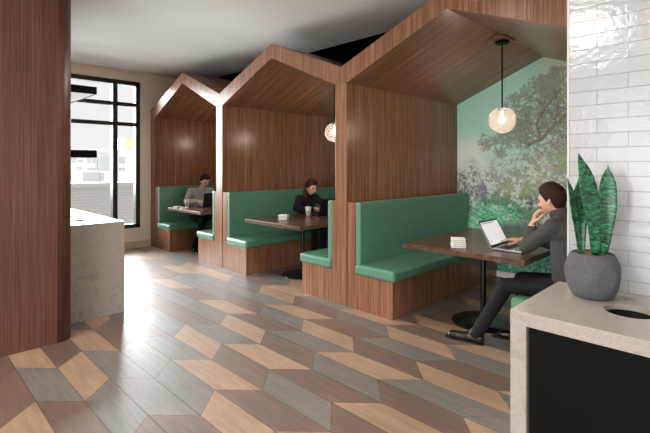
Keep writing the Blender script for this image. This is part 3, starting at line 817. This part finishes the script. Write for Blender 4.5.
def hand(wrist, f, n, thumb, curl, sc=1.0):
    """bones of a hand: f pointing direction, n palm normal, thumb = +1/-1 side along f x n"""
    w = Vector(wrist); f = Vector(f).normalized(); n = Vector(n); n = (n-f*n.dot(f)).normalized(); s = f.cross(n)*thumb
    out = []
    Lf = [.040, .044, .041, .032]; Lm = [.026, .029, .027, .02]; Lt = [.021, .023, .022, .018]
    for k in range(4):
        y = (1.5-k)*.0205*sc
        kn = w+f*(.088-.004*abs(k-1))*sc+s*y
        out.append((w+f*.01*sc+s*y*.6, kn, .0135*sc, .0105*sc))
        p = kn; a = 0
        for L, ra, c in ((Lf[k], .0092, curl[0]), (Lm[k], .0084, curl[1]), (Lt[k], .0076, curl[2])):
            a += c; d = f*math.cos(a)+n*math.sin(a)+s*(.06*(1.5-k)*math.cos(a))
            q = p+d.normalized()*L*sc; out.append((p, q, ra*sc, (ra-.0007)*sc)); p = q
    b = w+f*.022*sc+s*.026*sc
    m1 = b+(f*.55+s*.65+n*.35).normalized()*.042*sc; m2 = m1+(f*.8+s*.25+n*.45).normalized()*.033*sc; m3 = m2+(f*.9+n*.35).normalized()*.026*sc
    out += [(w+f*.01*sc+s*.01*sc, b, .014*sc, .0135*sc), (b, m1, .0135*sc, .011*sc), (m1, m2, .0105*sc, .0095*sc), (m2, m3, .0093*sc, .008*sc)]
    return out
def mtx_head(c, yaw, pitch, roll=0, s=1.0):
    return Matrix.Translation(c) @ Matrix.Rotation(yaw, 4, 'Z') @ Matrix.Rotation(pitch, 4, 'Y') @ Matrix.Rotation(roll, 4, 'X') @ Matrix.Scale(s, 4)
def seat_clamp(o, root, x0, x1, top=.4655):
    for v in o.data.vertices:
        if x0 < v.co.x+root[0] < x1 and .355 < v.co.z < top: v.co.z = top
def shoe(parent, heel, toe, mat='shoe'):
    h = Vector(heel); t = Vector(toe); d = (t-h).normalized()
    bones = [(h+Vector((0, 0, .04)), h+d*.09+Vector((0, 0, .048)), .040, .040), (h+d*.08+Vector((0, 0, .04)), t-d*.04+Vector((0, 0, .03)), .042, .036),
             (t-d*.08+Vector((0, 0, .032)), t-d*.03+Vector((0, 0, .028)), .042, .030), (h+Vector((0, 0, .05)), h+d*.04+Vector((0, 0, .09)), .042, .042)]
    o = blob('shoe', bones, mat, parent, .006)
    zs = min(v.co.z for v in o.data.vertices)
    for v in o.data.vertices:
        v.co.z = max(v.co.z, h.z+.004)
    bm = bmesh.new(); s = Vector((-d.y, d.x, 0)); pts = []
    for t_, w in ((-.035, .0), (-.03, .025), (0, .037), (.1, .036), (.19, .045), (.25, .042), (.285, .02)):
        pts.append((t_, w))
    ol = [h+d*a+s*w for a, w in pts]+[h+d*a-s*w for a, w in pts[::-1] if w > 0]
    prism(bm, [(p.x, p.y) for p in ol], 'z', h.z, h.z+.014); obj('sole', bm, mat, o)
    return o

def person(label, loc, name='person'):
    return thing(name, label, 'person', loc)

# --- man in the nearest booth (faces -x, chin on his hand)
man = person('man in charcoal sweater and dark trousers, chin on hand, at the silver laptop', (-1.02, 3.62, 0))
man_off = Matrix.Translation((1.02, -3.62, 0))
def shift(bones, o): 
    o = Vector(o); return [(Vector(p)-o, Vector(q)-o, a, b) for p, q, a, b in bones]
O = (-1.02, 3.62, 0)
HC = Vector((-1.135, 3.615, 1.212))
hm = mtx_head(HC, math.pi-.12, .24, 0, 1.0)
hml = man_off @ hm
Ls, Le, Lw = (-1.075, 3.45, 1.02), (-1.31, 3.56, 0.823), (-1.262, 3.568, 1.012)
Rs, Re, Rw = (-1.075, 3.79, 1.02), (-1.24, 3.86, 0.830), (-1.42, 3.79, 0.842)
bones = [((-1.0, 3.62, .64), (-1.0, 3.62, .95), .07, .06), ((-1.04, 3.62, 1.02), (-1.115, 3.615, 1.17), .062, .055),
         ((-1.03, 3.62, .99), Ls, .042, .05), ((-1.03, 3.62, .99), Rs, .042, .05), (Ls, Le, .042, .038), (Le, Lw, .036, .026), (Rs, Re, .042, .038), (Re, Rw, .036, .026)]
bones += hand(Lw, (.22, .10, 1), (.85, .45, -.1), -1, (.55, 1.0, .7))
bones += hand(Rw, (-1, -.12, -.03), (0, 0, -1), 1, (.1, .25, .2))
blob('body', shift(bones, O), 'skin', man, .0042, lambda bm: add_head(bm, hml), 5)
eyes(hml, man); brow(hml, man, 'hair_brown')
hair_mesh('hair', 'hair_brown', hml, man, -.085, .066, .012)
sw = [((-1.01, 3.62, .58), (-1.005, 3.62, 0.800), .125, .118), ((-1.01, 3.55, .60), (-1.02, 3.53, .95), .105, .105), ((-1.01, 3.69, .60), (-1.02, 3.71, .95), .105, .105),
      ((-1.03, 3.5, .98), (-1.03, 3.74, .98), .092, .092), ((-1.045, 3.62, 1.02), (-1.085, 3.617, 1.105), .085, .068),
      ((-1.05, 3.56, 1.03), Ls, .075, .068), ((-1.05, 3.68, 1.03), Rs, .075, .068),
      (Ls, Le, .064, .053), (Le, (-1.268, 3.567, .965), .051, .043), (Rs, Re, .064, .053), (Re, (-1.38, 3.80, 0.842), .048, .038)]
seat_clamp(blob('sweater', shift(sw, O), 'sweater', man, .007), O, -9, 0)
tr = [((-1.0, 3.62, .575), (-1.0, 3.62, .66), .11, .118), ((-1.01, 3.54, .555), (-1.43, 3.465, .518), .09, .060), ((-1.01, 3.70, .555), (-1.42, 3.76, .518), .09, .060),
      ((-1.43, 3.465, .513), (-1.62, 3.435, .15), .063, .054), ((-1.62, 3.435, .15), (-1.655, 3.43, .09), .054, .052), ((-1.42, 3.76, .513), (-1.40, 3.78, .11), .062, .05)]
seat_clamp(blob('trousers', shift(tr, O), 'trouser', man, .007), O, -1.362, -.7)
shoe(man, Vector((-1.635, 3.435, .0))-Vector(O), Vector((-1.90, 3.395, 0))-Vector(O))
shoe(man, Vector((-1.37, 3.785, .0))-Vector(O), Vector((-1.60, 3.69, 0))-Vector(O))

# --- woman in the middle booth (faces +x)
O = (-5.06, 4.6, 0)
wom = person('woman with auburn hair in a black top, leaning on the middle table', O)
hm = Matrix.Translation((-O[0], -O[1], 0)) @ mtx_head((-4.90, 4.60, 1.14), -.02, .30, 0, .97)
Rs, Re, Rw = (-4.99, 4.43, .97), (-4.93, 4.31, 0.824), (-4.69, 4.50, .832)
Ls, Le, Lw = (-4.98, 4.77, .97), (-4.85, 4.86, 0.830), (-4.68, 4.70, .832)
bones = [((-5.08, 4.6, .64), (-5.02, 4.6, .9), .06, .05), ((-4.99, 4.61, .96), (-4.94, 4.62, 1.1), .052, .047), ((-5.02, 4.6, .95), Rs, .042, .043), ((-5.02, 4.6, .95), Ls, .042, .043),
         (Rs, Re, .037, .033), (Re, Rw, .032, .023), (Ls, Le, .037, .033), (Le, Lw, .032, .023)]
bones += hand(Rw, (1, .35, 0), (0, 0, -1), -1, (.1, .2, .15), .92)+hand(Lw, (1, -.3, 0), (0, 0, -1), 1, (.1, .2, .15), .92)
blob('body', shift(bones, O), 'skin', wom, .005, lambda bm: add_head(bm, hm), 4)
eyes(hm, wom); brow(hm, wom, 'hair_red')
def tail(bm):
    pts = [(-.05, .0, -.03), (-.045, -.06, -.10), (0.0, -.09, -.19), (.025, -.085, -.27), (.03, -.08, -.33)]
    rs = [.05, .042, .034, .028, .012]
    for k in range(4): capsule(bm, pts[k], pts[k+1], rs[k], rs[k+1])
hair_mesh('hair', 'hair_red', hm, wom, -.1, .066, .02, tail)
sw = [((-5.12, 4.6, .59), (-5.05, 4.6, 0.800), .12, .105), ((-5.06, 4.54, .62), (-5.0, 4.53, .9), .09, .085), ((-5.06, 4.66, .62), (-5.0, 4.68, .9), .09, .085),
      ((-4.99, 4.5, .93), (-4.99, 4.72, .93), .08, .08), ((-4.99, 4.61, .96), (-4.965, 4.615, 1.03), .07, .058), ((-4.99, 4.55, .96), Rs, .066, .058), ((-4.99, 4.66, .96), Ls, .066, .058),
      (Rs, Re, .056, .048), (Re, (-4.73, 4.47, .832), .046, .036), (Ls, Le, .056, .048), (Le, (-4.72, 4.765, 0.810), .046, .036)]
seat_clamp(blob('top', shift(sw, O), 'black_cloth', wom, .008), O, -9, 0)
tr = [((-5.1, 4.6, .58), (-5.1, 4.6, .64), .11, .11), ((-5.1, 4.52, .55), (-4.72, 4.5, .53), .085, .062), ((-5.1, 4.68, .55), (-4.72, 4.7, .53), .085, .062),
      ((-4.72, 4.5, .52), (-4.74, 4.5, .1), .06, .045), ((-4.72, 4.7, .52), (-4.74, 4.7, .1), .06, .045)]
seat_clamp(blob('trousers', shift(tr, O), 'black_cloth', wom, .009), O, -5.5, -4.82)
shoe(wom, Vector((-4.76, 4.5, 0))-Vector(O), Vector((-4.51, 4.48, 0))-Vector(O)); shoe(wom, Vector((-4.76, 4.7, 0))-Vector(O), Vector((-4.51, 4.70, 0))-Vector(O))

# --- man in the far booth (faces +x)
O = (-7.38, 4.08, 0)
m2 = person('man in a pale grey sweater, head bowed over the far table by the window', O)
hm = Matrix.Translation((-O[0], -O[1], 0)) @ mtx_head((-7.16, 4.06, 1.20), .0, .45, 0, 1.0)
Rs, Re, Rw = (-7.33, 3.87, 1.0), (-7.30, 3.77, 0.828), (-7.02, 3.90, .832)
Ls, Le, Lw = (-7.28, 4.26, 1.0), (-7.18, 4.33, 0.830), (-6.98, 4.22, .832)
bones = [((-7.38, 4.08, .64), (-7.35, 4.08, .92), .07, .06), ((-7.30, 4.075, 1.0), (-7.2, 4.065, 1.13), .06, .053), ((-7.33, 4.08, .98), Rs, .042, .05), ((-7.33, 4.08, .98), Ls, .042, .05),
         (Rs, Re, .04, .037), (Re, Rw, .036, .026), (Ls, Le, .04, .037), (Le, Lw, .036, .026)]
bones += hand(Rw, (1, .1, 0), (0, 0, -1), -1, (.1, .2, .15))+hand(Lw, (1, -.1, 0), (0, 0, -1), 1, (.1, .2, .15))
blob('body', shift(bones, O), 'skin', m2, .005, lambda bm: add_head(bm, hm), 4)
eyes(hm, m2); brow(hm, m2, 'hair_brown')
hair_mesh('hair', 'hair_brown', hm, m2, -.085, .062, .013)
sw = [((-7.40, 4.08, .6), (-7.36, 4.08, 0.820), .125, .118), ((-7.40, 4.0, .62), (-7.32, 3.98, .95), .105, .1), ((-7.40, 4.16, .62), (-7.32, 4.18, .95), .105, .1), ((-7.31, 3.96, .97), (-7.31, 4.2, .97), .092, .092),
      ((-7.3, 4.075, 1.01), (-7.25, 4.07, 1.07), .08, .066), ((-7.3, 4.02, 1.0), Rs, .074, .067), ((-7.3, 4.14, 1.0), Ls, .074, .067), (Rs, Re, .062, .053), (Re, (-7.06, 3.885, .832), .05, .04), (Ls, Le, .062, .053), (Le, (-7.02, 4.24, 0.815), .05, .04)]
seat_clamp(blob('sweater', shift(sw, O), 'sweater_light', m2, .008), O, -9, 0)
tr = [((-7.40, 4.08, .585), (-7.40, 4.08, .64), .115, .12), ((-7.42, 4.0, .555), (-7.02, 3.97, .53), .09, .064), ((-7.42, 4.17, .555), (-7.02, 4.2, .53), .09, .064),
      ((-7.02, 3.97, .52), (-7.04, 3.82, .1), .062, .05), ((-7.02, 4.2, .52), (-7.04, 4.2, .1), .062, .05)]
seat_clamp(blob('trousers', shift(tr, O), 'black_cloth', m2, .009), O, -7.7, -7.07)
shoe(m2, Vector((-7.06, 3.82, 0))-Vector(O), Vector((-6.84, 3.67, 0))-Vector(O)); shoe(m2, Vector((-7.06, 4.2, 0))-Vector(O), Vector((-6.83, 4.29, 0))-Vector(O))

# ------------------------------------------------------------------ outside the window
pw = thing('brick_parapet', 'pale brick terrace parapet with a flat coping, outside the window', 'parapet', (-13.2, 4, -1))
obj('brickwork', box((-.15, -8, 0), (.15, 8, 1.87)), 'brick', pw)
obj('coping', box((-.22, -8, 1.87), (.22, 8, 1.99)), 'extroof', pw)
def wpt(px, py, X):  # helper for sizing the distant buildings: point on the plane x = X
    u = (px-325)/435; D = -X*R2/(1-u); return D*(1+u)/R2, 1.47+(165.7-py)/435*D
bd = thing('apartment_building', 'white apartment block with grey windows beyond the brick parapet', 'building', (-45, 12, -4))
def bpart(name, x0, y0, x1, y1, X, th, mat, par, org):
    ya, za = wpt(x0, y1, X); yb, zb = wpt(x1, y0, X)
    return obj(name, box((X-th-org[0], min(ya, yb)-org[1], min(za, zb)-org[2]), (X-org[0], max(ya, yb)-org[1], max(za, zb)-org[2])), mat, par)
og = (-45, 12, -4)
bpart('facade', 20, 150, 134, 214, -45.0, 8, 'ext', bd, og)
for (a, b, c, d) in ((60, 157, 70, 165), (71, 158, 76, 163), (77, 160, 83, 162.5), (87, 157.5, 91, 163), (92, 157.5, 96, 163), (119, 157, 125, 163.5), (77, 167, 83, 170), (87, 168, 96, 170), (119, 168, 125, 171)):
    bpart('window', a, b, c, d, -44.95, .1, 'extgrey', bd, og)
bpart('balcony', 99, 154, 112, 171, -44.3, .6, 'extroof', bd, og)
for (a, b, c, d) in ((101, 157, 104, 165), (105.5, 157, 109.5, 165), (100, 167, 112, 170.5)): bpart('balcony_opening', a, b, c, d, -44.25, .1, 'extgrey', bd, og)
b2 = thing('tan_building', 'tan topped grey building at the right edge of the window view', 'building', (-60, 20, -4))
og = (-60, 20, -4)
bpart('upper_block', 125.5, 138, 140, 150, -60.0, 6, 'exttan', b2, og); bpart('lower_block', 127.5, 150, 142, 190, -59.8, 6, 'extroof', b2, og)
for (a, b, c, d) in ((129, 158, 131, 164), (132, 158, 134, 164), (129, 167, 134, 170)): bpart('window', a, b, c, d, -59.75, .1, 'extgrey', b2, og)
ru = thing('rooftop_screen', 'grey louvred rooftop screen between the parapet and the apartment block', 'screen', (-30, 8, -4))
og = (-30, 8, -4)
bpart('louvre_panel', 82, 172, 100, 182, -30, .3, 'extroof', ru, og); bpart('access_door', 100.5, 172.5, 104, 181, -29.95, .3, 'extgrey', ru, og)
bpart('supporting_roof', 40, 182.0, 145, 260, -29.9, 3, 'ext', ru, og)

# ------------------------------------------------------------------ light
w = bpy.data.worlds.new('overcast'); SC.world = w; w.use_nodes = True
bg = w.node_tree.nodes['Background']; bg.inputs[0].default_value = (1, .995, .985, 1); bg.inputs[1].default_value = .98
def area(name, loc, size, e, col=(1, .965, .93), rot=(0, 0, 0), sy=None):
    l = bpy.data.lights.new(name, 'AREA'); l.energy = e; l.color = col; l.size = size
    if sy: l.shape = 'RECTANGLE'; l.size_y = sy
    o = bpy.data.objects.new(name, l); COL.objects.link(o); o.location = loc; o.rotation_euler = rot
    return o
for x, y, e in ((-1.7, -1.4, 110), (-3.3, -2.4, 150)):
    area('fill_light', (x, y, CEIL-.02), 1.1, e)  # unseen area lamps added behind the camera to fill the booth fronts
area('rear_fill_light', (.5, -4.9, 1.5), 5.6, 230, (.97, .985, 1), (math.radians(90), 0, 0), 2.4)  # unseen lamp added in the open rear, no window there; brightens tiles and mural
for x, y, e in ((-1.75, 2.35, 90), (-4.25, 2.3, 70), (-6.4, 2.3, 40)):  # ceiling spots assumed from the bright patch on the near gable, not in view
    l = bpy.data.lights.new('assumed_downlight', 'SPOT'); l.energy = e; l.color = (1, .93, .85); l.spot_size = math.radians(150); l.spot_blend = .8; l.shadow_soft_size = .12
    o = bpy.data.objects.new('assumed_downlight', l); COL.objects.link(o); o.location = (x, y, CEIL-.03)
sl = bpy.data.lights.new('sun', 'SUN'); sl.energy = 62; sl.angle = math.radians(100); sl.color = (.95, .975, 1)
so = bpy.data.objects.new('sun', sl); COL.objects.link(so)
so.rotation_euler = Vector((-.9, -.2, .24)).to_track_quat('Z', 'Y').to_euler()

# ------------------------------------------------------------------ camera
cam = bpy.data.cameras.new('camera'); co = bpy.data.objects.new('camera', cam); COL.objects.link(co)
co.location = (0, 0, 1.47); co.rotation_euler = (math.pi/2, 0, math.pi/4)
cam.sensor_width = 36; cam.lens = 36*435/650; cam.shift_y = -(216.5-165.7)/650; cam.clip_start = .05; cam.clip_end = 200
SC.camera = co
SC.view_settings.view_transform = 'Standard'; SC.view_settings.look = 'None'
SC.view_settings.exposure = 0; SC.view_settings.gamma = 1; SC.view_settings.use_curve_mapping = False
SC.cycles.use_denoising = True; SC.cycles.max_bounces = 10; SC.cycles.diffuse_bounces = 5
SC.cycles.transparent_max_bounces = 16; SC.cycles.sample_clamp_indirect = 6
